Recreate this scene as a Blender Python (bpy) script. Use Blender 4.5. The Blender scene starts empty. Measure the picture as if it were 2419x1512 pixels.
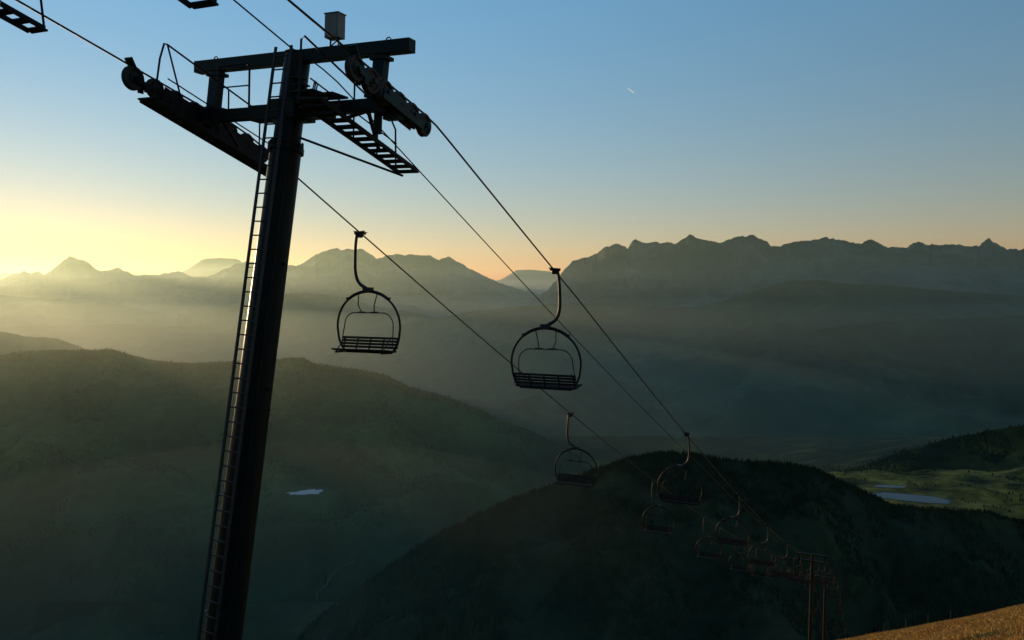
import bpy, math, random
import numpy as np
from mathutils import Vector, Matrix, noise
random.seed(7)
rng=np.random.default_rng(7)
S=bpy.context.scene
COL=S.collection
S.view_settings.view_transform='Standard'
S.view_settings.look='None'
S.view_settings.exposure=0

# ---------------------------------------------------------------- camera
F=1881.0; CU=1209.5; CV=756.0; PT=math.atan(0.04)
cam=bpy.data.objects.new('camera',bpy.data.cameras.new('camera'))
cam.data.lens=28; cam.data.sensor_width=36
cam.data.clip_start=0.1; cam.data.clip_end=200000
cam.rotation_euler=(math.radians(90)-PT,0,0)
COL.objects.link(cam); S.camera=cam
def ray(u,v):
    xc=(u-CU)/F; yc=-(v-CV)/F
    y=math.cos(PT)+yc*math.sin(PT); z=yc*math.cos(PT)-math.sin(PT)
    return xc/y, z/y          # X/Y , Z/Y

# ---------------------------------------------------------------- materials
def newmat(name):
    m=bpy.data.materials.new(name); m.use_nodes=True
    nt=m.node_tree; b=nt.nodes['Principled BSDF']
    return m,nt,b
def paint(name,c1,c2,rough=0.5,metal=0.0,scale=6.0,bump=0.0,spec=0.5):
    m,nt,b=newmat(name)
    tc=nt.nodes.new('ShaderNodeTexCoord'); n=nt.nodes.new('ShaderNodeTexNoise')
    n.inputs['Scale'].default_value=scale; n.inputs['Detail'].default_value=6
    r=nt.nodes.new('ShaderNodeValToRGB')
    r.color_ramp.elements[0].position=0.35; r.color_ramp.elements[1].position=0.7
    r.color_ramp.elements[0].color=(*c1,1); r.color_ramp.elements[1].color=(*c2,1)
    nt.links.new(tc.outputs['Object'],n.inputs['Vector'])
    nt.links.new(n.outputs['Fac'],r.inputs['Fac']); nt.links.new(r.outputs['Color'],b.inputs['Base Color'])
    mr=nt.nodes.new('ShaderNodeMapRange'); mr.inputs['To Min'].default_value=rough-0.1; mr.inputs['To Max'].default_value=rough+0.12
    nt.links.new(n.outputs['Fac'],mr.inputs['Value']); nt.links.new(mr.outputs['Result'],b.inputs['Roughness'])
    b.inputs['Metallic'].default_value=metal; b.inputs['Specular IOR Level'].default_value=spec
    if bump:
        bp=nt.nodes.new('ShaderNodeBump'); bp.inputs['Strength'].default_value=bump; bp.inputs['Distance'].default_value=0.02
        nt.links.new(n.outputs['Fac'],bp.inputs['Height']); nt.links.new(bp.outputs['Normal'],b.inputs['Normal'])
    return m
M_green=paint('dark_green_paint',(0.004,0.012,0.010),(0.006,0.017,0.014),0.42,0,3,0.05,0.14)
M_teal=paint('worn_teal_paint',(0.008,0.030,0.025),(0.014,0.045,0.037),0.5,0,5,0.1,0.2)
M_steel=paint('galvanized_steel',(0.014,0.015,0.015),(0.03,0.031,0.031),0.5,0.0,9,0.05,0.3)
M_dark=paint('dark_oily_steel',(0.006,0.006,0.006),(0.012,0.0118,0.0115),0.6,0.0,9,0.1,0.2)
M_rope=paint('steel_wire_rope',(0.01,0.01,0.01),(0.02,0.02,0.02),0.6,0.0,20,0,0.3)
M_rubber=paint('sheave_grey',(0.03,0.031,0.03),(0.05,0.051,0.048),0.6,0,8,0.1,0.2)
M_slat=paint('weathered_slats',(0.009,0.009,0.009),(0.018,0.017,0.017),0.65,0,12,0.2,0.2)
M_box=paint('grey_box_paint',(0.13,0.13,0.12),(0.18,0.18,0.165),0.5,0,4,0.02)

def terrain_mat(name,cA,cB,cC,s1,s2,meadow=0.55,rough=0.95):
    m,nt,b=newmat(name)
    g=nt.nodes.new('ShaderNodeNewGeometry')
    a=nt.nodes.new('ShaderNodeTexNoise'); a.inputs['Scale'].default_value=s1; a.inputs['Detail'].default_value=9; a.inputs['Roughness'].default_value=0.62
    c=nt.nodes.new('ShaderNodeTexNoise'); c.inputs['Scale'].default_value=s2; c.inputs['Detail'].default_value=5
    nt.links.new(g.outputs['Position'],a.inputs['Vector']); nt.links.new(g.outputs['Position'],c.inputs['Vector'])
    r=nt.nodes.new('ShaderNodeValToRGB'); e=r.color_ramp.elements
    e[0].position=meadow-0.1; e[0].color=(*cA,1); e[1].position=meadow+0.04; e[1].color=(*cB,1)
    x=e.new(min(meadow+0.22,0.98)); x.color=(*cC,1)
    nt.links.new(a.outputs['Fac'],r.inputs['Fac'])
    mx=nt.nodes.new('ShaderNodeMixRGB'); mx.blend_type='MULTIPLY'; mx.inputs['Fac'].default_value=0.6
    rr=nt.nodes.new('ShaderNodeValToRGB'); rr.color_ramp.elements[0].position=0.3; rr.color_ramp.elements[0].color=(0.35,0.35,0.35,1); rr.color_ramp.elements[1].position=0.7
    nt.links.new(c.outputs['Fac'],rr.inputs['Fac'])
    nt.links.new(r.outputs['Color'],mx.inputs['Color1']); nt.links.new(rr.outputs['Color'],mx.inputs['Color2'])
    nt.links.new(mx.outputs['Color'],b.inputs['Base Color'])
    b.inputs['Roughness'].default_value=rough; b.inputs['Specular IOR Level'].default_value=0.1
    return m,nt,mx,b
M_far=terrain_mat('far_rock',(0.035,0.055,0.046),(0.08,0.095,0.082),(0.15,0.15,0.12),0.0012,0.006)[0]
M_mid=terrain_mat('wooded_slope',(0.020,0.042,0.028),(0.042,0.072,0.036),(0.08,0.105,0.05),0.0015,0.012)[0]
M_left,nt,mx,b=terrain_mat('forest_and_meadow_low_shade',(0.042,0.085,0.036),(0.07,0.12,0.046),(0.10,0.155,0.058),0.003,0.03)
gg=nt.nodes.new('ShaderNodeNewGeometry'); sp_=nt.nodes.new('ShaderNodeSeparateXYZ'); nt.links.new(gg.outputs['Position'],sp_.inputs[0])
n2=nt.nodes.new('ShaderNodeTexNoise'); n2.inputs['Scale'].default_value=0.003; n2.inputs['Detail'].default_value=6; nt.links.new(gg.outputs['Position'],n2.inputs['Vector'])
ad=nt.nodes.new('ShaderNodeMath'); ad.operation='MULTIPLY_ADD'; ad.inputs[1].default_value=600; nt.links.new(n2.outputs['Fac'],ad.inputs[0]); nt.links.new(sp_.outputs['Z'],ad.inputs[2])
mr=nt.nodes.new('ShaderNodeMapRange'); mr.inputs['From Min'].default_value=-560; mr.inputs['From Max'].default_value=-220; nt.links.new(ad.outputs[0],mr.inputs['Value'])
mm=nt.nodes.new('ShaderNodeMixRGB'); mm.inputs['Color1'].default_value=(0.018,0.036,0.020,1); nt.links.new(mx.outputs['Color'],mm.inputs['Color2']); nt.links.new(mr.outputs[0],mm.inputs['Fac'])  # lower slope darkens with height: hillside shade painted into the colour
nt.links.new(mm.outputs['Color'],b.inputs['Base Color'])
M_near=terrain_mat('dark_forest_floor',(0.017,0.032,0.018),(0.032,0.048,0.024),(0.06,0.07,0.032),0.006,0.05,0.54)[0]
M_right=terrain_mat('olive_hill',(0.02,0.03,0.016),(0.06,0.062,0.022),(0.24,0.19,0.05),0.005,0.03,0.5)[0]
M_plat=terrain_mat('plateau_meadow',(0.04,0.04,0.015),(0.22,0.16,0.035),(0.6,0.38,0.08),0.010,0.06,0.47)[0]  # golden end of the ramp paints sunlit streaks into the meadow
M_valley=terrain_mat('valley_floor_fields',(0.03,0.045,0.022),(0.12,0.15,0.045),(0.34,0.32,0.08),0.004,0.03,0.52)[0]  # brighter field tones carry painted sunlight; the floor lies in mountain shadow
M_grass,nt,mx,b=terrain_mat('dry_grass_painted_shade',(0.27,0.15,0.04),(0.42,0.26,0.07),(0.5,0.33,0.10),0.6,4.0,0.5)
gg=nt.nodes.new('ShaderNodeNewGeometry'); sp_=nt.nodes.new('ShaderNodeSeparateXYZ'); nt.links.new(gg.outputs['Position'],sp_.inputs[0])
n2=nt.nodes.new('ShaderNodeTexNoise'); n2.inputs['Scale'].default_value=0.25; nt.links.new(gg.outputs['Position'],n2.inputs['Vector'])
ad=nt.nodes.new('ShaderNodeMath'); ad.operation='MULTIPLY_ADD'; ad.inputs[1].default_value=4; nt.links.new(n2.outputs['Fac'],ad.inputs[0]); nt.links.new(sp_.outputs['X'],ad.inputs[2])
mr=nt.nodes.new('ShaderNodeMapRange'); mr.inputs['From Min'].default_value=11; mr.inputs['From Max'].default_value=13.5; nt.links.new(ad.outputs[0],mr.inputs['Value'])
mm=nt.nodes.new('ShaderNodeMixRGB'); mm.inputs['Color1'].default_value=(0.018,0.024,0.012,1); nt.links.new(mx.outputs['Color'],mm.inputs['Color2']); nt.links.new(mr.outputs[0],mm.inputs['Fac'])  # ground on the pylon side painted dark to stand for shade
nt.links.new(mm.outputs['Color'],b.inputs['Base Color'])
M_blade=paint('dry_grass_blades',(0.36,0.21,0.055),(0.62,0.39,0.11),0.8,0,2,0,0.1)
M_needle=paint('spruce_needles',(0.013,0.028,0.016),(0.028,0.046,0.023),0.95,0,0.05,0,0.1)
M_leaf_lit=paint('sunlit_foliage',(0.12,0.17,0.03),(0.28,0.32,0.06),0.8,0,0.02)  # sunlight on the valley trees is put into this lighter green
def water(name,col,spec,rough):
    m,nt,b=newmat(name); b.inputs['Base Color'].default_value=(*col,1); b.inputs['Roughness'].default_value=rough; b.inputs['Specular IOR Level'].default_value=spec
    nn=nt.nodes.new('ShaderNodeTexNoise'); nn.inputs['Scale'].default_value=0.4; bp=nt.nodes.new('ShaderNodeBump'); bp.inputs['Strength'].default_value=0.05
    gg=nt.nodes.new('ShaderNodeNewGeometry'); nt.links.new(gg.outputs['Position'],nn.inputs['Vector']); nt.links.new(nn.outputs['Fac'],bp.inputs['Height']); nt.links.new(bp.outputs['Normal'],b.inputs['Normal'])
    return m
M_water=water('lake_water',(0.45,0.5,0.48),0.6,0.35); M_water2=water('reservoir_water',(0.02,0.05,0.07),0.05,0.12)  # left lake's pale base colour stands in for reflected sky
M_gravel=paint('pale_gravel',(0.08,0.08,0.06),(0.14,0.13,0.10),0.9,0,0.05)
M_house=paint('pale_render',(0.2,0.2,0.17),(0.6,0.57,0.5),0.8,0,0.02)
M_wood=paint('grey_fence_wood',(0.04,0.035,0.03),(0.07,0.06,0.05),0.85,0,6)
m=bpy.data.materials.new('contrail_ice'); m.use_nodes=True; nt=m.node_tree; nt.nodes.clear()
o=nt.nodes.new('ShaderNodeOutputMaterial'); tr=nt.nodes.new('ShaderNodeBsdfTranslucent'); tr.inputs[0].default_value=(1,1,1,1)
nz=nt.nodes.new('ShaderNodeTexNoise'); nz.inputs['Scale'].default_value=0.01; tp=nt.nodes.new('ShaderNodeBsdfTransparent'); ms=nt.nodes.new('ShaderNodeMixShader')
mp=nt.nodes.new('ShaderNodeMapRange'); mp.inputs['From Min'].default_value=0.3; mp.inputs['From Max'].default_value=0.7; mp.inputs['To Min'].default_value=0.1; mp.inputs['To Max'].default_value=0.9
nt.links.new(nz.outputs['Fac'],mp.inputs['Value']); nt.links.new(mp.outputs[0],ms.inputs[0]); nt.links.new(tp.outputs[0],ms.inputs[1]); nt.links.new(tr.outputs[0],ms.inputs[2]); nt.links.new(ms.outputs[0],o.inputs[0])
M_trail=m

# ---------------------------------------------------------------- mesh builder
class G:
    def __init__(s): s.v=[]; s.f=[]
    def box(s,c,h,R=None):
        R=R or Matrix.Identity(3); c=Vector(c); o=len(s.v)
        for z in(-1,1):
            for y in(-1,1):
                for x in(-1,1): s.v.append(c+R@Vector((x*h[0],y*h[1],z*h[2])))
        for q in((0,2,3,1),(4,5,7,6),(0,1,5,4),(2,6,7,3),(0,4,6,2),(1,3,7,5)): s.f.append([o+i for i in q])
    def beam(s,p,q,w,h,up=(0,0,1)):
        p=Vector(p);q=Vector(q);d=q-p;L=d.length;d.normalize();up=Vector(up)
        x=d.cross(up); 
        if x.length<1e-4: x=d.cross(Vector((0,1,0)))
        x.normalize(); z=x.cross(d)
        R=Matrix((x,d,z)).transposed(); s.box((p+q)/2,(w/2,L/2,h/2),R)
    def tube(s,pts,r,n=8,cap=True,closed=False):
        pts=[Vector(p) for p in pts]; N=len(pts); o=len(s.v)
        rr=r if isinstance(r,(list,tuple)) else [r]*N
        prev=None
        for i,p in enumerate(pts):
            if closed: d=pts[(i+1)%N]-pts[i-1]
            else: d=(pts[min(i+1,N-1)]-pts[max(i-1,0)])
            d.normalize()
            if prev is None:
                a=Vector((0,0,1)) if abs(d.z)<0.9 else Vector((1,0,0))
                x=d.cross(a).normalized()
            else: x=(prev-d*prev.dot(d)).normalized()
            prev=x; y=d.cross(x)
            for k in range(n):
                t=2*math.pi*k/n; s.v.append(p+(x*math.cos(t)+y*math.sin(t))*rr[i])
        M=N if closed else N-1
        for i in range(M):
            j=(i+1)%N
            for k in range(n):
                a=o+i*n+k;b2=o+i*n+(k+1)%n;c=o+j*n+(k+1)%n;d2=o+j*n+k
                s.f.append([a,b2,c,d2])
        if cap and not closed:
            s.f.append([o+k for k in range(n)][::-1]); s.f.append([o+(N-1)*n+k for k in range(n)])
    def lathe(s,prof,c,axis,n=28):
        c=Vector(c);ax=Vector(axis).normalized(); a=Vector((0,0,1)) if abs(ax.z)<0.9 else Vector((1,0,0))
        x=ax.cross(a).normalized();y=ax.cross(x);o=len(s.v);N=len(prof)
        for (t,r) in prof:
            for k in range(n):
                an=2*math.pi*k/n; s.v.append(c+ax*t+(x*math.cos(an)+y*math.sin(an))*r)
        for i in range(N-1):
            for k in range(n):
                s.f.append([o+i*n+k,o+i*n+(k+1)%n,o+(i+1)*n+(k+1)%n,o+(i+1)*n+k])
        s.f.append([o+k for k in range(n)][::-1]); s.f.append([o+(N-1)*n+k for k in range(n)])
    def obj(s,name,mat,parent=None,smooth=True,bevel=0,**kw):
        me=bpy.data.meshes.new(name); me.from_pydata([tuple(v) for v in s.v],[],s.f); me.update()
        me.materials.append(mat)
        if smooth:
            try:
                me.polygons.foreach_set('use_smooth',[True]*len(me.polygons)); me.set_sharp_from_angle(angle=math.radians(38))
            except Exception: pass
        ob=bpy.data.objects.new(name,me); COL.objects.link(ob)
        if parent: ob.parent=parent
        for k,v in kw.items(): ob[k]=v
        if bevel:
            bm=ob.modifiers.new('bevel','BEVEL'); bm.width=bevel; bm.segments=2; bm.limit_method='ANGLE'
        return ob
def empty(name,loc,rotz=0,**kw):
    e=bpy.data.objects.new(name,None); e.location=loc; e.rotation_euler=(0,0,rotz); e.empty_display_size=0.3
    COL.objects.link(e)
    for k,v in kw.items(): e[k]=v
    return e
def copytree(root,loc,rotz=None,label=None,scale=None):
    r=root.copy(); r.location=loc
    if rotz is not None: r.rotation_euler=(0,0,rotz)
    if scale: r.scale=(scale,)*3
    COL.objects.link(r)
    if label: r['label']=label
    def rec(a,bn):
        for c in a.children:
            if c is r: continue
            k=c.copy(); k.parent=bn; COL.objects.link(k); rec(c,k)
    rec(root,r); return r

# ---------------------------------------------------------------- lift line geometry
C0=Vector((-4.53,16.6,0)); AZ=math.radians(25.1)
Dv=Vector((math.sin(AZ),math.cos(AZ),0)); Nv=Vector((math.cos(AZ),-math.sin(AZ),0))
T2=139.0; T3=178.0
def rope_z(t,side=0):
    sh=(-0.1-0.1*side)*(1 if t<1 else max(0,1-(t-1)/9))
    return sh+rope_b(t)
def rope_b(t):
    up=4.0-0.24*t
    if t<-9: up+=0.0004*(t+9)**2
    dn=4.3-0.468*t+0.0006*t*t
    if t>=T2:
        z2=4.3-0.468*T2+0.0006*T2*T2
        s=t-T2; L=T3-T2; z3=-66.3
        if t<T3: return z2+(z3-z2)*s/L-4*0.3*(s/L)*(1-s/L)
        s=t-T3; return z3-0.66*s+0.0006*s*s
    k=0.05
    h=max(0,min(1,0.5+0.5*(dn-up)/k/2)) 
    return (dn*(1-h)+up*h)-k*2*h*(1-h)
def LP(n,t,z): 
    p=C0+Nv*n+Dv*t; return Vector((p.x,p.y,z))
def ground_z(X,Y):
    Yc=Y-55
    q=-0.0006*Yc*Yc if Y<320 else -0.0006*265*265-0.318*(Y-320)
    return -0.442*Y+0.19*(X-0.42*Y)+q-0.1-0.006*max(0,min(Y,60))

G_GAUGE=2.55
ts_all=[-30+0.5*i for i in range(0,580)]
for sd_ in(-1,1):
    g=G(); g.tube([LP(sd_*G_GAUGE,t,rope_z(t,sd_)) for t in ts_all],0.021,8)
    g.obj('haul_rope',M_rope,label='taut dark steel haul rope with chairs clamped on',category='cable',group='haul ropes of the chairlift')
g=G()
def comm_z(t):
    if t<0.1: return 4.9-0.29*(t-0.1)
    if t<T2: return rope_b(t)+ (4.95-rope_b(0.1)) +0.02*min(t,40)*(1-max(0,(t-80))/(T2-80)*1.0)
    return rope_b(t)+1.0
cp=[LP(0,t,comm_z(t)) for t in ts_all if t<T3]
g.tube(cp,0.016,6); g.obj('signal_cable',M_rope,label='thin dark signal cable strung between pylon tops',category='cable')

# ---------------------------------------------------------------- pylon
def build_pylon(name,t0,basez,left_wheels,right_wheels,label,top=True,cwl=(2.1,0.68),cwr=(1.55,0.90),roll=0.0,trl=1.9,slim=False):
    zr=rope_z(t0)
    root=empty(name,LP(0,t0,zr),-AZ,label=label,category='pylon',group='chairlift pylons')
    root.rotation_euler=(0,roll,-AZ)
    lean=0.158
    H=zr-basez
    def ax(z): return Vector((0,0.0+lean*z,z))
    def rz(t): return rope_z(t0+t)-zr
    g=G()
    def ring_tube(z0,z1,r0,r1,n=40):
        g.tube([ax(z0),ax(z1)],[r0,r1],n)
    ring_tube(-H-0.5,-1.05,0.37,0.315); ring_tube(-1.05,0.9,0.28,0.265)
    g.tube([ax(-1.12),ax(-1.02)],[0.365,0.365],40); g.tube([ax(-0.99),ax(-0.93)],[0.34,0.34],40)
    for k in range(16):
        a=2*math.pi*k/16; p=ax(-1.05)+Vector((0.34*math.cos(a),0.34*math.sin(a),0)); g.tube([p+Vector((0,0,-0.1)),p+Vector((0,0,0.14))],0.014,6)
    g.tube([ax(-6.3),ax(-6.27)],[0.358,0.358],40)
    for z in(-3.4,-5.9):
        g.box(ax(z)+Vector((0.34,0,0)),(0.05,0.04,0.03))
    g.tube([ax(0.9),ax(0.93)],[0.285,0.285],40)
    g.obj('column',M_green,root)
    g=G(); lx=0.03; ly=-0.48
    off=Vector((lx,ly,0))
    top_z=0.98
    for s in(-0.2,0.2):
        g.beam(ax(-H)+off+Vector((s,0,0)),ax(top_z)+off+Vector((s,0,0)),0.055,0.035,(0,1,0))
    z=-H+0.3
    while z<top_z:
        p=ax(z)+off; g.tube([p+Vector((-0.2,0,0)),p+Vector((0.2,0,0))],0.016,6); z+=0.28
    z=-H+1.5
    while z<top_z-0.4:
        for s in(-0.2,0.2):
            p=ax(z)+off+Vector((s,0,0)); g.beam(p,ax(z)+Vector((s*0.8,-0.25,0)),0.04,0.012)
        z+=2.2
    g.obj('ladder',M_steel,root)
    g=G(); g.tube([ax(-H)+Vector((0.3,-0.26,0)),ax(-1.3)+Vector((0.26,-0.23,0)),ax(0.85)+Vector((0.24,-0.2,0))],0.02,6)
    g.obj('cable_conduit',M_dark,root)
    g=G(); zc=-0.25
    g.beam((-2.42,0,zc),(2.42,0,zc),0.26,0.24)
    for s in(-1,1):
        g.beam((s*0.3,0,zc-0.02),(s*1.0,0,zc-0.02),0.34,0.32)
        g.box((s*2.3,0,zc-0.02),(0.16,0.2,0.17))
        g.beam((s*2.12,0.02,zc-0.1),(s*2.12,0.02,zc-0.55),0.1,0.16,(0,1,0))
    g.box((0,0,zc),(0.34,0.34,0.2)); 
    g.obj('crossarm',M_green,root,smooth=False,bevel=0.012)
    zt=0.87; yt=0.12
    g=G()
    g.beam((-2.78,yt,zt),(2.80,yt,zt),0.24,0.25)
    for s in(-2.2,2.1):
        g.beam((s,0.02,zc+0.12),(s,yt,zt-0.124),0.26,0.2,(0,1,0))
        g.box((s,yt,zt-0.2),(0.2,0.14,0.035)); g.box((s,0.02,zc+0.17),(0.22,0.16,0.03))
    for s in(-2.25,2.25):
        g.tube([(s+0.055*math.cos(a),yt,zt+0.15+0.055*math.sin(a)) for a in [2*math.pi*k/14 for k in range(14)]],0.014,6,closed=True)
    g.obj('lifting_frame',M_green,root,smooth=False,bevel=0.012)
    def train(s,nw,t_a,t_b,matp):
        x0=s*2.55
        g=G(); r=0.235
        cent=[]
        for i in range(nw):
            t=t_a+(t_b-t_a)*i/(nw-1); cent.append(Vector((x0,t,rz(t)-r-0.0)))
        for i in range(0,nw-1,2):
            a,b2=cent[i],cent[i+1]
            for w in(-0.095,0.095):
                o=Vector((w,0,-0.02)); g.beam(a+o,b2+o,0.016,0.10)
                m=(a+b2)/2+o+Vector((0,0,-0.08)); g.beam(m+Vector((0,-0.07,0)),m+Vector((0,0.07,0)),0.02,0.14)
        if s>0:
            for i in range(2,nw-2,3):
                a=cent[i]; b2=(cent[i+1]+cent[min(i+2,nw-1)])/2
                for w in(-0.125,0.125):
                    o=Vector((w,0,-0.03)); g.beam(a+o,b2+o,0.018,0.22)
        else:
            a=cent[1].lerp(cent[2],0.2); b2=cent[-1]
            for w in(-0.125,0.125):
                o=Vector((w,0,-0.04)); g.beam(a+o,b2+o,0.018,0.36)
        a=(cent[1]+cent[2])/2; b2=(cent[-1]+cent[-2])/2
        for w in(-0.15,0.15):
            o=Vector((w,0,-0.14)); g.beam(a+o,b2+o,0.02,0.13 if s>0 else 0.2)
        mid=(a+b2)/2
        g.box(mid+Vector((-s*0.1,0,-0.2)),(0.18,0.11,0.09))
        for c in cent: 
            g.tube([c+Vector((-0.12,0,0)),c+Vector((0.12,0,0))],0.04,10)
            for w in(-1,1): g.tube([c+Vector((w*0.104,0,0)),c+Vector((w*0.145,0,0))],0.06,12)
        d=(cent[0]-cent[1]).normalized()
        g.beam(cent[0]+Vector((0,0,0.2)),cent[0]+d*0.12+Vector((0,0,0.36)),0.2,0.04)
        tr=g.obj('sheave_train',matp,root,smooth=False,bevel=0.006)
        for i,c in enumerate(cent):
            q=1.0 if (s>0 or i==0) else 0.84
            w=G(); w.lathe([(-0.062,0.05),(-0.062,0.10),(-0.03,0.11),(-0.03,0.17*q),(-0.062,0.18*q),(-0.062,0.222*q),(-0.04,0.24*q),(-0.018,0.222*q),(0.018,0.222*q),(0.04,0.24*q),(0.062,0.222*q),(0.062,0.18*q),(0.03,0.17*q),(0.03,0.11),(0.062,0.10),(0.062,0.05)],c+Vector((0,0,0.008+0.225*(1-q))),(1,0,0),32)
            w.obj('sheave',M_rubber,tr)
        return tr
    train(-1,left_wheels,-1.75,trl,M_dark)
    train(1,right_wheels,-1.34,1.0,M_teal)
    def catwalk(s,t_a,t_b,xc,wid,drop,solid=False):
        g=G()
        pa=Vector((xc,t_a,rz(t_a)-drop)); pb=Vector((xc,t_b,rz(t_b)-drop))
        for w in(-wid/2,wid/2,):
            g.beam(pa+Vector((w,0,0)),pb+Vector((w,0,0)),0.045,0.08)
        L=(pb-pa).length; n=int(L/(0.17 if solid else 0.27))
        for i in range(n+1):
            p=pa.lerp(pb,i/n); g.beam(p+Vector((-wid/2,0,0)),p+Vector((wid/2,0,0)),0.15 if solid else 0.13,0.03,(0,0.3,1))
        for i in (int(n*0.3),int(n*0.7)):
            p=pa.lerp(pb,i/n); g.beam(p+Vector((-s*0,0,0)),Vector((s*1.9,0,-0.35)),0.06,0.06)
        c=g.obj('catwalk',M_dark,root,smooth=False)
        h=G(); xi=xc-s*wid/2*0.95
        def q(t,hh): return Vector((xi,t,rz(t)-drop+hh))
        top=1.2; 
        if s<0:
            h.tube([q(t_a-0.02,0.0),q(t_a+0.1,top*0.7),q(t_a+0.2,top-0.02),q(t_a+0.28,top),q(t_b-0.3,top*0.88),q(t_b-0.12,top*0.75),q(t_b,0)],0.02,8)
            h.tube([q(t_a+0.28,top),q(t_a+0.75,0)],0.018,8)
        else:
            h.tube([q(t_a,0.0),q(t_a+0.03,top-0.1),q(t_a+0.12,top),q(t_b-0.35,top*0.8),q(t_b-0.15,top*0.68),q(t_b-0.1,0)],0.02,8)
        for f in(0.45,):
            h.tube([q(t_a+0.3,top*f),q(t_b-0.1,top*f)],0.015,8)
        for f in(0.5,0.75): 
            t=t_a+(t_b-t_a)*f; h.tube([q(t,0),q(t,top*0.9)],0.018,8)
        h.obj('handrail',M_dark,c)
    if slim: return root
    catwalk(-1,-1.75,cwl[0],-2.12,0.42,cwl[1],solid=top)
    catwalk(1,-1.7,cwr[0],1.85,0.5,cwr[1])
    def hoop(x0,x1,y,z0,z1,r=0.1):
        g=G(); pts=[(x0,y,z0)]
        for k in range(7):
            a=math.pi-k*math.pi/12; pts.append((x0+r+r*math.cos(a),y,z1-r+r*math.sin(a)))
        for k in range(7):
            a=math.pi/2-k*math.pi/12; pts.append((x1-r+r*math.cos(a),y,z1-r+r*math.sin(a)))
        pts.append((x1,y,z0)); g.tube(pts,0.022,8)
        g.tube([(x0,y,(z0+z1)/2),(x1,y,(z0+z1)/2)],0.016,8)
        g.obj('guard_rail',M_dark,root)
    hoop(-1.85,-0.98,-0.2,zc+0.1,zc+1.0)
    g=G()
    g.beam((0.45,-0.5,0.25),(0.75,0.1,zc),0.05,0.05); g.beam((0.45,-0.3,zc),(1.7,-0.6,-0.35),0.05,0.07)
    g.beam((0.35,-0.25,-0.05),(1.65,-0.9,-0.28),0.05,0.05)
    for i in range(5):
        g.box((0.5+0.07*i,-0.45+0.02*i,0.28-0.14*i),(0.14,0.12,0.015))
    g.box((0.75,-0.35,-0.02),(0.3,0.3,0.02)); g.box((1.15,-0.3,-0.08),(0.3,0.25,0.02))
    if top: g.tube([(0.3,-0.1,-0.82),(1.9,1.3,-1.45)],0.025,8)
    g.obj('service_platform',M_dark,root,smooth=False)
    g=G()
    for k in range(3):
        pts=[]; a0=rng.uniform(0,6)
        for i in range(14):
            f=i/13; pts.append((0.25+0.55*f+0.05*math.sin(5*f+a0),yt-0.35,zt-0.1-1.0*f*(1-f)*1.8-0.55*f+0.05*math.cos(7*f+a0)))
        g.tube(pts,0.014,6)
    g.obj('loose_cables',M_dark,root)
    if top:
        g=G()
        bx=0.95
        for s in(-0.1,0.1): g.beam((bx+s,yt,zt+0.124),(bx+s,yt,zt+0.30),0.025,0.025,(0,1,0))
        g.beam((bx-0.1,yt,zt+0.15),(bx+0.1,yt,zt+0.28),0.02,0.02,(0,1,0))
        g.obj('bracket',M_dark,root,smooth=False)
        g=G(); g.box((bx,yt,zt+0.53),(0.165,0.12,0.235)); g.box((bx,yt,zt+0.777),(0.18,0.135,0.012)); g.box((bx,yt-0.124,zt+0.53),(0.14,0.004,0.21))
        g.obj('equipment_box',M_box,root,smooth=False,bevel=0.01)
    return root
gz=lambda t:(lambda p:ground_z(p.x,p.y))(LP(0,t,0))
ROLL=math.radians(2.2)
build_pylon('chairlift_pylon',0,gz(-2),8,6,'tall dark green tubular pylon with ladder and sheave trains',roll=ROLL)
build_pylon('chairlift_pylon',-6.1,gz(-8),5,6,'dark green pylon arms with grated catwalks standing uphill',top=False,cwl=(2.1,0.5),cwr=(2.0,0.56),roll=ROLL,trl=0.8)
build_pylon('chairlift_pylon',T2,gz(T2),6,6,'slender distant lift pylon on dark wooded slope',slim=True)
build_pylon('chairlift_pylon',T3,gz(T3),6,6,'slender distant lift pylon on dark wooded slope',slim=True)

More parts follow.
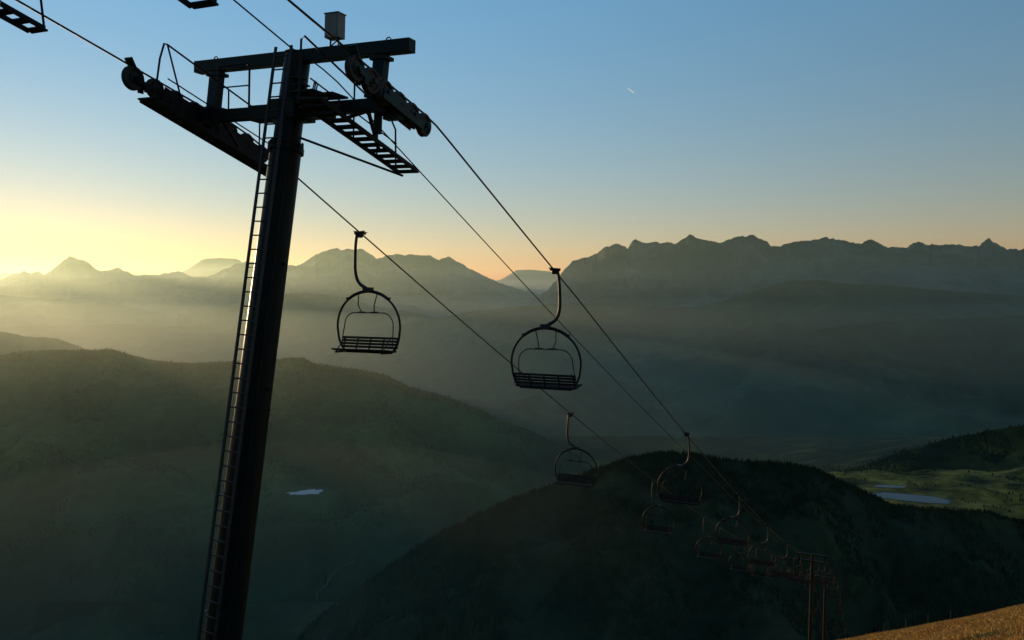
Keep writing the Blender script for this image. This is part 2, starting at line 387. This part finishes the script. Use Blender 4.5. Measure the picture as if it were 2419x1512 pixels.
# ---------------------------------------------------------------- chair
def build_chair():
    root=empty('chairlift_chair',(0,0,0),0,category='chairlift chair',group='four-seat chairs hanging from the haul ropes')
    cx=-0.25
    g=G()
    g.beam((0,-0.24,0.0),(0,0.24,0.0),0.06,0.07); g.beam((0,-0.34,0.035),(0,0.34,0.035),0.03,0.02)
    g.box((0.04,0,-0.06),(0.06,0.1,0.07)); g.tube([(-0.05,0,0),(0.2,0,-0.02)],0.03,8)
    g.tube([(0.12,-0.1,0.0),(0.12,0.1,0.0)],0.035,8)
    g.beam((-0.16,0.02,0.05),(0.2,0.02,0.02),0.05,0.03)
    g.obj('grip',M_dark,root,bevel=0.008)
    g=G()
    P=[(0.12,0,-0.02),(0.17,0,-0.35),(0.19,0,-0.75),(0.19,0,-1.05),(0.14,0,-1.3),(0.02,0,-1.47),(-0.14,0,-1.56),(-0.25,0,-1.64)]
    pts=[]
    for i in range(len(P)-1):
        p0=Vector(P[max(i-1,0)]);p1=Vector(P[i]);p2=Vector(P[i+1]);p3=Vector(P[min(i+2,len(P)-1)])
        for k in range(4):
            t=k/4; pts.append(0.5*((2*p1)+(p2-p0)*t+(2*p0-5*p1+4*p2-p3)*t*t+(3*p1-p0-3*p2+p3)*t**3))
    pts.append(Vector(P[-1]))
    g.tube(pts,[0.042+0.012*i/len(pts) for i in range(len(pts))],10)
    g.box((cx,0,-1.63),(0.13,0.09,0.07))
    g.obj('hanger_arm',M_steel,root,bevel=0)
    g=G(); cz=-2.68; rx=1.08; rzz=1.0
    pts=[]
    for k in range(61):
        a=math.radians(-48+ (276)*k/60); pts.append((cx+rx*math.cos(a)*(1.0 if math.sin(a)>-0.2 else 1.0+0.16*(-math.sin(a)-0.2)),0,cz+rzz*math.sin(a)))
    g.tube(pts,0.032,8)
    arc=[(cx+1.085*math.cos(math.radians(a)),0,cz+1.005*math.sin(math.radians(a))) for a in range(50,131,5)]
    g.tube(arc,0.047,8)
    for a in(52,128):
        p=Vector((cx+1.10*math.cos(math.radians(a)),0,cz+1.02*math.sin(math.radians(a)))); g.box(p,(0.06,0.05,0.03))
    yb=pts[0]; ye=pts[-1]
    g.tube([yb,ye],0.03,8)
    for p in(yb,ye):
        g.tube([p,(p[0],0.5,p[2]+0.02)],0.025,8); g.tube([(p[0],0.5,p[2]+0.02),(p[0],0.0,p[2]+0.45)],0.016,6)
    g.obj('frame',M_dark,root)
    g=G()
    for i in range(4):
        z=cz-0.34-0.085*i; g.box((cx,-0.13+0.035*i,z),(0.98,0.012,0.033))
    for i in range(6):
        g.box((cx,0.02+0.085*i,cz-0.70+0.012*i),(0.96,0.036,0.015))
    for x in(-0.9,-0.45,0,0.45,0.9):
        g.beam((cx+x,-0.15,cz-0.33),(cx+x,0.0,cz-0.715),0.04,0.03,(0,1,0)); g.beam((cx+x,0,cz-0.72),(cx+x,0.46,cz-0.665),0.05,0.03)
    g.obj('seat',M_slat,root,smooth=False,bevel=0.004)
    g=G()
    R1=0.36; hw=0.84
    pts=[(cx-hw-0.04,0.1,cz-0.6),(cx-hw-0.02,0.03,cz-0.2)]
    for k in range(9):
        a=math.pi-k*math.pi/16; pts.append((cx-hw+R1+R1*math.cos(a),-0.02,cz+0.03+R1*math.sin(a)))
    for k in range(9):
        a=math.pi/2-k*math.pi/16; pts.append((cx+hw-R1+R1*math.cos(a),-0.02,cz+0.03+R1*math.sin(a)))
    pts+=[(cx+hw+0.02,0.03,cz-0.2),(cx+hw+0.04,0.1,cz-0.6)]
    g.tube(pts,0.015,8)
    for s in(-1,1):
        g.tube([(cx+s*0.32,0,cz+0.96),(cx+s*0.28,0.1,cz+0.62),(cx+s*0.22,0.02,cz+0.41)],0.016,8)
        g.tube([(cx+s*0.22-0.12,0,cz+0.40),(cx+s*0.22+0.12,0,cz+0.40)],0.026,8)
    g.obj('safety_bar',M_dark,root)
    return root
ch=build_chair()
LT=[5.85,22.9,38.6,55.5,72.0]; 
while LT[-1]<235: LT.append(LT[-1]+15.5)
RT=[8.05,24.9,40.0,54.6]
while RT[-1]<235: RT.append(RT[-1]+15.0)
first=True
for side,TT in((-1,LT),(1,RT)):
    for t in TT:
        p=LP(side*G_GAUGE,t,rope_z(t,side)); rot=-AZ+(0 if side>0 else math.pi)
        lab='empty four-seat slatted chair with round steel frame and raised safety bar' if t<45 else 'small distant empty chair hanging over dark forest'
        if first: ch.location=p; ch.rotation_euler=(0,0,rot); ch['label']=lab; first=False; continue
        copytree(ch,p,rot,lab)

# ---------------------------------------------------------------- terrain
def fbm(x,y,o=5,seed=0.0):
    return noise.fractal(Vector((x,y,seed)),1.0,2.1,o)
def ridged(x,y,o=5,seed=0.0):
    return noise.ridged_multi_fractal(Vector((x,y,seed)),1.0,2.1,o,1.0,2.0)
def gridmesh(name,V,nx,ny,mat,**kw):
    me=bpy.data.meshes.new(name)
    idx=np.arange(nx*ny).reshape(nx,ny)
    f=np.stack([idx[:-1,:-1],idx[1:,:-1],idx[1:,1:],idx[:-1,1:]],-1).reshape(-1,4)
    me.from_pydata(V.reshape(-1,3).tolist(),[],f.tolist()); me.update(); me.materials.append(mat)
    me.polygons.foreach_set('use_smooth',[True]*len(me.polygons))
    ob=bpy.data.objects.new(name,me); COL.objects.link(ob)
    for k,v in kw.items(): ob[k]=v
    return ob
def ridge(name,crest,D,kf,zf,mat,jag=0.0,jsc=1.0,amp=0.0,sc=1000.0,pw=1.0,nu=420,nk=60,kb=1.25,seed=1.0,flats=(),toe=0.0):
    us=np.array([c[0] for c in crest],float); vs=np.array([c[1] for c in crest],float)
    U=np.linspace(us[0],us[-1],nu); Vv=np.interp(U,us,vs)
    V=np.zeros((nu,nk,3))
    nf=int(nk*0.8)
    ks=list(1-(1-kf)*(1-np.linspace(0,1,nf))**1.25)+list(1+(kb-1)*np.linspace(0,1,nk-nf+1)[1:])
    for i,(u,v) in enumerate(zip(U,Vv)):
        vj=v+jag*fbm(u/40*jsc,seed,6,seed)
        ax,az=ray(u,vj); zc=az*D
        for j,k in enumerate(ks):
            x=ax*D*k; y=D*k
            if k<=1:
                f=(1-k)/(1-kf); z=zc+(zf-zc)*(f**pw)
                w=min(1,f*6)*min(1,(1-f)*4+0.1)
                if toe: z+=toe*fbm(x/900,y/900,4,seed+3)*f
                if amp:
                    n1=ridged(x/sc,y/sc,5,seed)-1.2
                    z+=amp*w*n1*0.6
            else:
                f=(k-1)/(kb-1); z=zc+(zf-zc)*f
            for (fx,fy,fr,fz) in flats:
                d=math.hypot(x-fx,(y-fy))/fr
                if d<2:
                    w2=1 if d<1 else (2-d)**2*(3-2*(2-d)); z=z*(1-w2)+fz*w2
            V[i,j]=(x,y,z)
    gridmesh(name,V,nu,nk,mat,kind='structure')
    return V
ridge('mountains',[(-900,640),(-300,640),(300,650),(420,648),(450,632),(480,612),(520,610),(562,612),(575,622),(600,632),(700,645),(1000,660),(1150,668),(1185,660),(1205,648),(1220,638),(1260,637),(1300,642),(1330,650),(1400,665),(1800,680),(2800,680)],34000,0.8,-500,M_far,0.8,1.5,150,3000,seed=3,nk=20)
ridge('mountains',[(-900,640),(-500,650),(-380,600),(-320,645),(-250,605),(-215,648),(-165,618),(-120,662),(-100,668),(-40,655),(0,661),(40,645),(60,641),(75,645),(88,641),(105,651),(125,636),(145,618),(165,606),(185,612),(203,617),(222,630),(238,642),(262,637),(285,633),(300,641),(318,652),(345,650),(378,648),(425,640),(440,648),(457,656),(500,650),(530,636),(548,628),(580,618),(640,622),(700,628),(720,620),(742,603),(770,592),(800,587),(825,590),(850,587),(870,596),(892,612),(915,603),(935,600),(955,603),(975,600),(995,604),(1015,602),(1038,616),(1050,608),(1060,606),(1075,615),(1102,630),(1150,655),(1190,672),(1260,692),(1400,720),(1700,760),(2300,790)],18000,0.5,-900,M_far,4.5,2.4,620,2600,pw=0.8,nu=1000,nk=90,seed=5)  # jagged peaks left of view are unseen, shaped to break sunlight into shafts
ridge('mountains',[(1100,760),(1230,720),(1290,690),(1315,660),(1335,636),(1355,615),(1385,608),(1410,600),(1425,587),(1437,580),(1465,577),(1482,586),(1492,570),(1503,565),(1518,575),(1545,572),(1570,573),(1600,574),(1618,562),(1629,553),(1645,562),(1663,567),(1690,571),(1712,572),(1728,563),(1742,558),(1780,556),(1800,566),(1825,580),(1838,583),(1860,576),(1880,570),(1912,568),(1935,564),(1952,561),(1990,568),(2035,576),(2045,568),(2058,566),(2075,574),(2090,583),(2140,585),(2155,576),(2170,571),(2185,577),(2212,578),(2262,578),(2285,583),(2310,581),(2325,570),(2336,563),(2348,570),(2360,580),(2380,588),(2419,589),(2600,580),(2900,600)],14000,0.55,-900,M_far,4.5,2.6,620,1900,pw=0.8,nu=1000,nk=90,seed=9)
ridge('hills',[(1700,740),(1850,700),(1950,665),(1990,645),(2040,628),(2100,618),(2200,622),(2419,640),(2900,640)],12000,0.7,-600,M_far,2,1,350,1500,pw=0.9,nu=260,nk=50,seed=19)
ridge('hills',[(-900,690),(-200,688),(0,697),(120,706),(230,712),(330,728),(430,752),(560,790),(680,826),(800,868),(950,920)],12000,0.72,-900,M_mid,3,1.5,320,1500,pw=0.9,nu=260,nk=50,seed=41)
ridge('hills',[(420,742),(560,716),(640,700),(720,690),(800,700),(900,726),(1000,742),(1120,775),(1250,830),(1380,900),(1500,960)],10200,0.72,-900,M_mid,3,1.5,320,1500,pw=0.9,nu=260,nk=50,seed=43)
ridge('hills',[(-900,770),(-300,760),(0,772),(300,765),(500,775),(700,790),(850,780),(1000,760),(1100,738),(1250,722),(1330,716),(1430,714),(1520,722),(1600,728),(1660,722),(1750,700),(1830,672),(1880,663),(1930,662),(1980,668),(2100,674),(2250,688),(2419,700),(2700,720),(2900,730)],9000,0.42,-912,M_mid,2.5,1.0,480,1700,pw=0.62,nu=560,nk=130,seed=12,toe=60)
ridge('hills',[(1080,1060),(1180,1010),(1300,962),(1420,915),(1540,862),(1680,822),(1800,800),(1950,776),(2100,758),(2250,752),(2419,745),(2900,730)],6800,0.72,-905,M_mid,3,1.2,260,900,pw=0.8,nu=320,nk=70,seed=47)
ridge('hills',[(-900,740),(-300,765),(-100,776),(0,783),(35,788),(60,796),(100,796),(140,801),(180,815),(210,828),(330,870),(500,930),(700,990)],4700,0.8,-800,M_mid,2.0,2.0,90,700,nu=260,nk=60,seed=15)
lx,lz=ray(722,1163); LY=2520; lake_l=(lx*LY,LY,lz*LY)
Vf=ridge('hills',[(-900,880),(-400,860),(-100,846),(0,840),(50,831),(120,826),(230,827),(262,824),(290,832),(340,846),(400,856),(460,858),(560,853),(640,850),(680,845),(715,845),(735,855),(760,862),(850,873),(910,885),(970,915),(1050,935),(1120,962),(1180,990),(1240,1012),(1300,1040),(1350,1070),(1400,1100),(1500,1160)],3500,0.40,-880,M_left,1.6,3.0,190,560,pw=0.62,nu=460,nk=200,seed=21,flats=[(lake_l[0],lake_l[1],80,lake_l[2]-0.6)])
Vh=ridge('hills',[(100,1900),(380,1760),(550,1640),(660,1550),(760,1460),(850,1385),(950,1315),(1050,1255),(1180,1192),(1300,1145),(1400,1112),(1480,1084),(1560,1070),(1640,1073),(1700,1085),(1760,1090),(1850,1096),(1920,1106),(1970,1130),(2050,1166),(2110,1196),(2250,1206),(2330,1210),(2419,1236),(2700,1260),(2900,1280)],1700,0.55,-760,M_near,2.0,1.0,100,300,pw=1.0,nu=420,nk=140,kb=1.12,seed=27)
Vr=ridge('hills',[(1300,1420),(1500,1330),(1700,1240),(1850,1165),(1960,1117),(2010,1110),(2060,1096),(2110,1078),(2160,1060),(2250,1036),(2340,1016),(2419,1004),(2600,985),(2900,975)],2500,0.84,-700,M_right,2.0,2.0,45,260,nu=260,nk=60,kb=1.5,seed=33)
# plateau
a1=ray(2152,1176); a2=ray(2103,1149)
zP=-500; L1=(a1[0]*zP/a1[1],zP/a1[1]); L2=(a2[0]*zP/a2[1],zP/a2[1])
nx,ny=180,120; V=np.zeros((nx,ny,3))
for i,x in enumerate(np.linspace(700,2400,nx)):
    for j,y in enumerate(np.linspace(1720,2180,ny)):
        z=zP+16*fbm(x/140,y/110,5,4.0)+0.035*(x-1100)*0.3+ (0 if x>780 else -(780-x)*0.8)
        for (fx,fy,fr) in((L1[0],L1[1],110),(L2[0],L2[1],60)):
            d=math.hypot(x-fx,y-fy)/fr
            if d<1.8:
                w=1 if d<1 else (1.8-d)/0.8; z=z*(1-w)+(zP-0.8)*w
        V[i,j]=(x,y,z)
Vp=V
gridmesh('ground',V,nx,ny,M_plat,kind='structure')
def lake(name,c,rx,ry,z,seed,mat,amp=0.2,rot=0.0):
    g=G(); n=60; pts=[]
    for k in range(n):
        a=2*math.pi*k/n; r=1+amp*fbm(math.cos(a)*1.3,math.sin(a)*1.3,3,seed)
        ex=abs(math.cos(a))**0.75*math.copysign(1,math.cos(a)); ey=abs(math.sin(a))**0.75*math.copysign(1,math.sin(a))
        X=rx*ex*r; Y=ry*ey*r
        pts.append(Vector((c[0]+X*math.cos(rot)-Y*math.sin(rot),c[1]+X*math.sin(rot)+Y*math.cos(rot),z)))
    g.v=pts; g.f=[list(range(n))]
    g.obj(name,mat,smooth=False,kind='structure')
    g=G(); g.v=pts+[Vector((c[0]+(p.x-c[0])*1.05,c[1]+(p.y-c[1])*1.05,z+0.3)) for p in pts]
    g.f=[[k,(k+1)%n,n+(k+1)%n,n+k] for k in range(n)]
    g.obj('path',M_gravel,smooth=False,kind='structure')
lake('lake',L1,84,34,zP,1.0,M_water2,0.2,math.radians(-24)); lake('lake',L2,38,13,zP,2.0,M_water2,0.2,math.radians(-6))
lake('lake',(lake_l[0],lake_l[1]),56,26,lake_l[2]+0.5,3.0,M_water,0.7,math.radians(22))
g=G(); g.v=[Vector((-90000,-30000,-900)),Vector((90000,-30000,-900)),Vector((90000,90000,-900)),Vector((-90000,90000,-900))]; g.f=[[0,1,2,3]]
g.obj('ground',M_valley,smooth=False,kind='structure')
nx,ny=260,260; V=np.zeros((nx,ny,3))
xs=np.sinh(np.linspace(-4.2,4.6,nx))*9; ys=np.concatenate([np.linspace(-60,120,150),np.linspace(123,900,110)])
for i,x in enumerate(xs):
    for j,y in enumerate(ys):
        V[i,j]=(x,y,ground_z(x,y)+0.25*fbm(x/7,y/7,4,2.0)*min(1,(abs(y)+2)/20)-0.1)
gridmesh('hillside',V,nx,ny,M_grass,kind='structure')

def surf(V,u0,u1,u,v):
    i=(u-u0)/(u1-u0)*(V.shape[0]-1); a=int(i); fa=i-a
    col=V[a]*(1-fa)+V[a+1]*fa
    s=ray(u,v)[1]; rat=col[:,2]/col[:,1]
    for j in range(len(col)-1):
        if rat[j]<=s<=rat[j+1]:
            f=(s-rat[j])/(rat[j+1]-rat[j]+1e-9); return Vector(col[j]*(1-f)+col[j+1]*f)
    return None
def track(pix,w):
    P=[]
    for k in range(len(pix)-1):
        for q in range(6):
            f=q/6; u=pix[k][0]*(1-f)+pix[k+1][0]*f; v=pix[k][1]*(1-f)+pix[k+1][1]*f
            p=surf(Vf,-900,1500,u,v)
            if p is not None: P.append(p+Vector((0,0,1.2)))
    g=G()
    for k,p in enumerate(P):
        d=(P[min(k+1,len(P)-1)]-P[max(k-1,0)]); d.z=0; d.normalize(); n=Vector((-d.y,d.x,0))*w/2
        g.v+=[p-n,p+n]
    g.f=[[2*k,2*k+1,2*k+3,2*k+2] for k in range(len(P)-1)]
    g.obj('path',M_gravel,smooth=False,kind='structure')
track([(835,1325),(800,1340),(778,1360),(765,1385),(745,1400),(742,1420),(760,1440),(765,1455)],5)

def blades():
    g_v=[];g_f=[]
    n=130000
    Y=rng.uniform(15,72,n); k=rng.uniform(0.38,0.72,n); X=k*Y
    for x,y in zip(X,Y):
        z=ground_z(x,y)+0.25*fbm(x/7,y/7,4,2.0)-0.1
        h=random.uniform(0.04,0.12)*(1.0 if random.random()<0.98 else 1.7); a=random.uniform(0,6.28); w=0.03
        dx,dy=math.cos(a)*w,math.sin(a)*w; o=len(g_v)
        g_v+= [(x-dx,y-dy,z-0.03),(x+dx,y+dy,z-0.03),(x+random.uniform(-.1,.1),y+random.uniform(-.1,.1),z+h)]
        g_f.append((o,o+1,o+2))
    me=bpy.data.meshes.new('dry_grass'); me.from_pydata(g_v,[],g_f); me.materials.append(M_blade)
    ob=bpy.data.objects.new('dry_grass',me); COL.objects.link(ob); ob['kind']='stuff'; ob['label']='short golden dry grass on the hillside'
blades()

post=None
for u,Yp in((2088,60),(2140,58),(2192,57),(2245,56)):
    x=ray(u,1480)[0]*Yp; z=ground_z(x,Yp)
    if post is None:
        g=G(); g.tube([(0,0,-0.2),(0.01,0,0.4),(0,0.01,0.7),(0,0.01,0.73)],[0.02,0.018,0.016,0.01],8)
        g.tube([(0.02,0,0.6),(0.05,0,0.6)],0.01,6); post=g.obj('fence_post',M_wood,label='thin weathered wooden fence post in dry grass',category='fence post',group='fence posts along the grassy shoulder'); post.location=(x,Yp,z)
    else:
        q=post.copy(); COL.objects.link(q); q.location=(x,Yp,z); q.rotation_euler=(0.04*random.uniform(-1,1),0.05*random.uniform(-1,1),random.uniform(0,6))

# ---------------------------------------------------------------- forests
def forest(name,P,Hs,label,tiers=3,sides=6,wid=0.2,mat=None):
    n=len(P)
    P=np.array(P);Hs=np.array(Hs)
    ang=np.arange(sides)*2*np.pi/sides
    allv=[];allf=[];off=0
    for t in range(tiers):
        z0=0.08+0.28*t; z1=z0+0.42+0.03*t; r=wid*(1-0.28*t)
        jr=rng.uniform(0.65,1.25,(n,sides)); ja=rng.uniform(0,6.28,(n,1))
        bx=P[:,None,0]+Hs[:,None]*r*jr*np.cos(ang+ja); by=P[:,None,1]+Hs[:,None]*r*jr*np.sin(ang+ja)
        bz=P[:,None,2]+Hs[:,None]*(z0+rng.uniform(-0.03,0.03,(n,sides)))
        base=np.stack([bx,by,bz],-1); tip=P+np.stack([0*Hs,0*Hs,Hs*min(z1,1.0)],-1)
        v=np.concatenate([base,tip[:,None]],1).reshape(-1,3)
        st=(np.arange(n)*(sides+1))[:,None]
        k=np.arange(sides)[None]
        f=np.stack([st+k,st+(k+1)%sides,st+sides+0*k],-1).reshape(-1,3)+off
        allv.append(v);allf.append(f);off+=len(v)
    me=bpy.data.meshes.new(name); me.from_pydata(np.concatenate(allv).tolist(),[],np.concatenate(allf).tolist()); me.materials.append(mat or M_needle)
    ob=bpy.data.objects.new(name,me); COL.objects.link(ob); ob['kind']='stuff'; ob['label']=label
def sample(V,n,j0,j1,i0=0,i1=None,thr=None,sc=150,seed=0):
    nu,nk,_=V.shape; i1=i1 or nu-1; out=[]
    while len(out)<n:
        a=random.uniform(i0,i1-1.01); b2=random.uniform(j0,j1-1.01); i=int(a);j=int(b2);fa=a-i;fb=b2-j
        p=(V[i,j]*(1-fa)+V[i+1,j]*fa)*(1-fb)+(V[i,j+1]*(1-fa)+V[i+1,j+1]*fa)*fb
        if thr is not None and fbm(p[0]/sc,p[1]/sc,4,seed)<thr: continue
        out.append(p)
    return out
nfH=int(140*0.8)
P=sample(Vh,26000,30,nfH+3,40,400,-0.15,140,5); forest('spruce_forest',P,[random.uniform(6,11) for _ in P],'dense dark spruce forest covering the rounded hill',sides=5)
P=sample(Vh,2600,nfH-3,nfH+1,150,400); forest('spruce_forest',P,[random.uniform(5,9) for _ in P],'spruce treetops along the crest of the hill')
nfF=160
P=sample(Vf,3200,nfF-6,nfF+1,60,455,-0.05,300,8)+sample(Vf,11000,20,nfF,60,455,0.08,260,9)
P=[p for p in P if math.hypot(p[0]-lake_l[0],p[1]-lake_l[1])>85]
forest('spruce_forest',P,[random.uniform(8,14) for _ in P],'patches of spruce forest on the hazy green ridge',tiers=2,sides=5)
P=sample(Vr,3500,20,50,80,250,0.0,160,14)
forest('spruce_forest',P,[random.uniform(8,14) for _ in P],'dark spruce woods on the ridge above the reservoirs',tiers=2,sides=5)
P=sample(Vp,900,5,115,8,170,0.12,90,16)
P=[p for p in P if math.hypot(p[0]-L1[0],p[1]-L1[1])>110 and math.hypot(p[0]-L2[0],p[1]-L2[1])>60]
forest('meadow_trees',P,[random.uniform(6,12) for _ in P],'scattered dark conifers around the upland meadows',tiers=2,sides=5)
P=[]
while len(P)<2200:
    u=random.gauss(1900,150); Yp=random.uniform(3900,4700); x=ray(u,1080)[0]*Yp
    if fbm(x/160,Yp/200,4,11)<0.0: continue
    P.append((x,Yp,-901))
forest('riverside_woodland',P,[random.uniform(10,20) for _ in P],'valley-floor woodland tinted light green as if sunlit',tiers=3,sides=6,wid=0.42,mat=M_leaf_lit)

# town in the valley
g=G()
for k in range(420):
    if k<290: u=random.gauss(1760,170); Yp=random.uniform(3950,4800)
    else: u=random.gauss(1480,110); Yp=random.uniform(3900,4800)
    x=ray(u,1050)[0]*Yp; w=random.uniform(4,8); d=random.uniform(4,6); h=random.uniform(4,8); a=random.uniform(0,3.14)
    R=Matrix.Rotation(a,3,'Z'); g.box((x,Yp,-900+h/2+6),(w,d,h/2+8),R)
    o=len(g.v); c=Vector((x,Yp,-900+h+14))
    for q in((-w,-d,0),(w,-d,0),(w,d,0),(-w,d,0),(-w,0,4),(w,0,4)): g.v.append(c+R@Vector(q)*1.06)
    for q in((0,1,5,4),(2,3,4,5),(0,4,3),(1,2,5)): g.f.append([o+i for i in q])
g.obj('valley_town',M_house,smooth=False,kind='stuff',label='far-off valley town of small pale gabled houses')

# contrail
g=G(); D=20000
p=Vector((ray(1482,208)[0]*D,D,ray(1482,208)[1]*D)); q=Vector((ray(1498,220)[0]*D,D,ray(1498,220)[1]*D))
g.tube([p,p.lerp(q,0.5),q],[7,13,10],8); g.obj('contrail',M_trail,label='short white aircraft contrail in clear sky',category='contrail')

# ---------------------------------------------------------------- haze
def hazemat(name,dens,col,an):
    m=bpy.data.materials.new(name); m.use_nodes=True; nt=m.node_tree; nt.nodes.clear()
    o=nt.nodes.new('ShaderNodeOutputMaterial'); v=nt.nodes.new('ShaderNodeVolumeScatter')
    v.inputs['Color'].default_value=(*col,1); v.inputs['Density'].default_value=dens; v.inputs['Anisotropy'].default_value=an
    nt.links.new(v.outputs[0],o.inputs['Volume']); return m
def haze(x0,x1,y0,y1,z0,z1,dens,col,an):
    g=G(); g.box(((x0+x1)/2,(y0+y1)/2,(z0+z1)/2),((x1-x0)/2,(y1-y0)/2,(z1-z0)/2))
    g.obj('haze',hazemat('haze',dens,col,an),smooth=False,kind='structure')
def haze_ell(c,r,dens,col,an):
    g=G(); n=48; m=24; c=Vector(c)
    prof=[(-r[2]*math.cos(math.pi*i/m),math.sin(math.pi*i/m)) for i in range(1,m)]
    for (z,s) in prof:
        for k in range(n):
            a=2*math.pi*k/n; g.v.append(c+Vector((r[0]*s*math.cos(a),r[1]*s*math.sin(a),z)))
    for i in range(len(prof)-1):
        for k in range(n): g.f.append([i*n+k,i*n+(k+1)%n,(i+1)*n+(k+1)%n,(i+1)*n+k])
    g.f.append([k for k in range(n)][::-1]); g.f.append([(len(prof)-1)*n+k for k in range(n)])
    g.obj('haze',hazemat('haze',dens,col,an),smooth=False,kind='structure')
HC=(0.70,0.98,0.78)
haze(-40000,40000,2300,32000,-906,750,1.5e-5,HC,0.64)
haze(-39000,39000,2500,31000,-904,260,1.4e-5,HC,0.6)
haze(-38500,38500,3000,30500,-903,-120,1.9e-5,HC,0.55)
haze_ell((-2600,3300,-900),(5200,3300,850),4.6e-5,(0.72,1.0,0.68),0.5)
haze_ell((-450,1350,-850),(1100,1000,560),4.5e-5,(0.72,1.0,0.72),0.4)

# ---------------------------------------------------------------- light
EL=math.radians(2.5); SAZ=math.radians(-35)
sd=Vector((math.sin(SAZ)*math.cos(EL),math.cos(SAZ)*math.cos(EL),math.sin(EL)))
L=bpy.data.lights.new('sun','SUN'); L.energy=4.0; L.angle=math.radians(0.6); L.color=(1.0,0.70,0.36)
lo=bpy.data.objects.new('sun',L); lo.rotation_euler=sd.to_track_quat('Z','Y').to_euler(); COL.objects.link(lo)
w=bpy.data.worlds.new('World'); S.world=w; w.use_nodes=True; nt=w.node_tree
bg=nt.nodes['Background']; sk=nt.nodes.new('ShaderNodeTexSky'); sk.sky_type='NISHITA'; sk.sun_disc=False
sk.sun_elevation=math.radians(3.0); sk.sun_rotation=SAZ; sk.altitude=1800; sk.air_density=1.0; sk.dust_density=0.16; sk.ozone_density=1.5
tc=nt.nodes.new('ShaderNodeTexCoord'); sx=nt.nodes.new('ShaderNodeSeparateXYZ'); nt.links.new(tc.outputs['Generated'],sx.inputs[0])
mr=nt.nodes.new('ShaderNodeMapRange'); mr.inputs['From Min'].default_value=0.02; mr.inputs['From Max'].default_value=0.34
nt.links.new(sx.outputs['Z'],mr.inputs['Value'])
mt=nt.nodes.new('ShaderNodeMixRGB'); mt.inputs['Color1'].default_value=(1.18,0.80,0.74,1); mt.inputs['Color2'].default_value=(1.3,1.66,1.82,1)
nt.links.new(mr.outputs[0],mt.inputs['Fac'])
mu=nt.nodes.new('ShaderNodeMixRGB'); mu.blend_type='MULTIPLY'; mu.inputs['Fac'].default_value=1
nt.links.new(sk.outputs[0],mu.inputs['Color1']); nt.links.new(mt.outputs[0],mu.inputs['Color2'])
nt.links.new(mu.outputs[0],bg.inputs['Color']); bg.inputs['Strength'].default_value=0.15
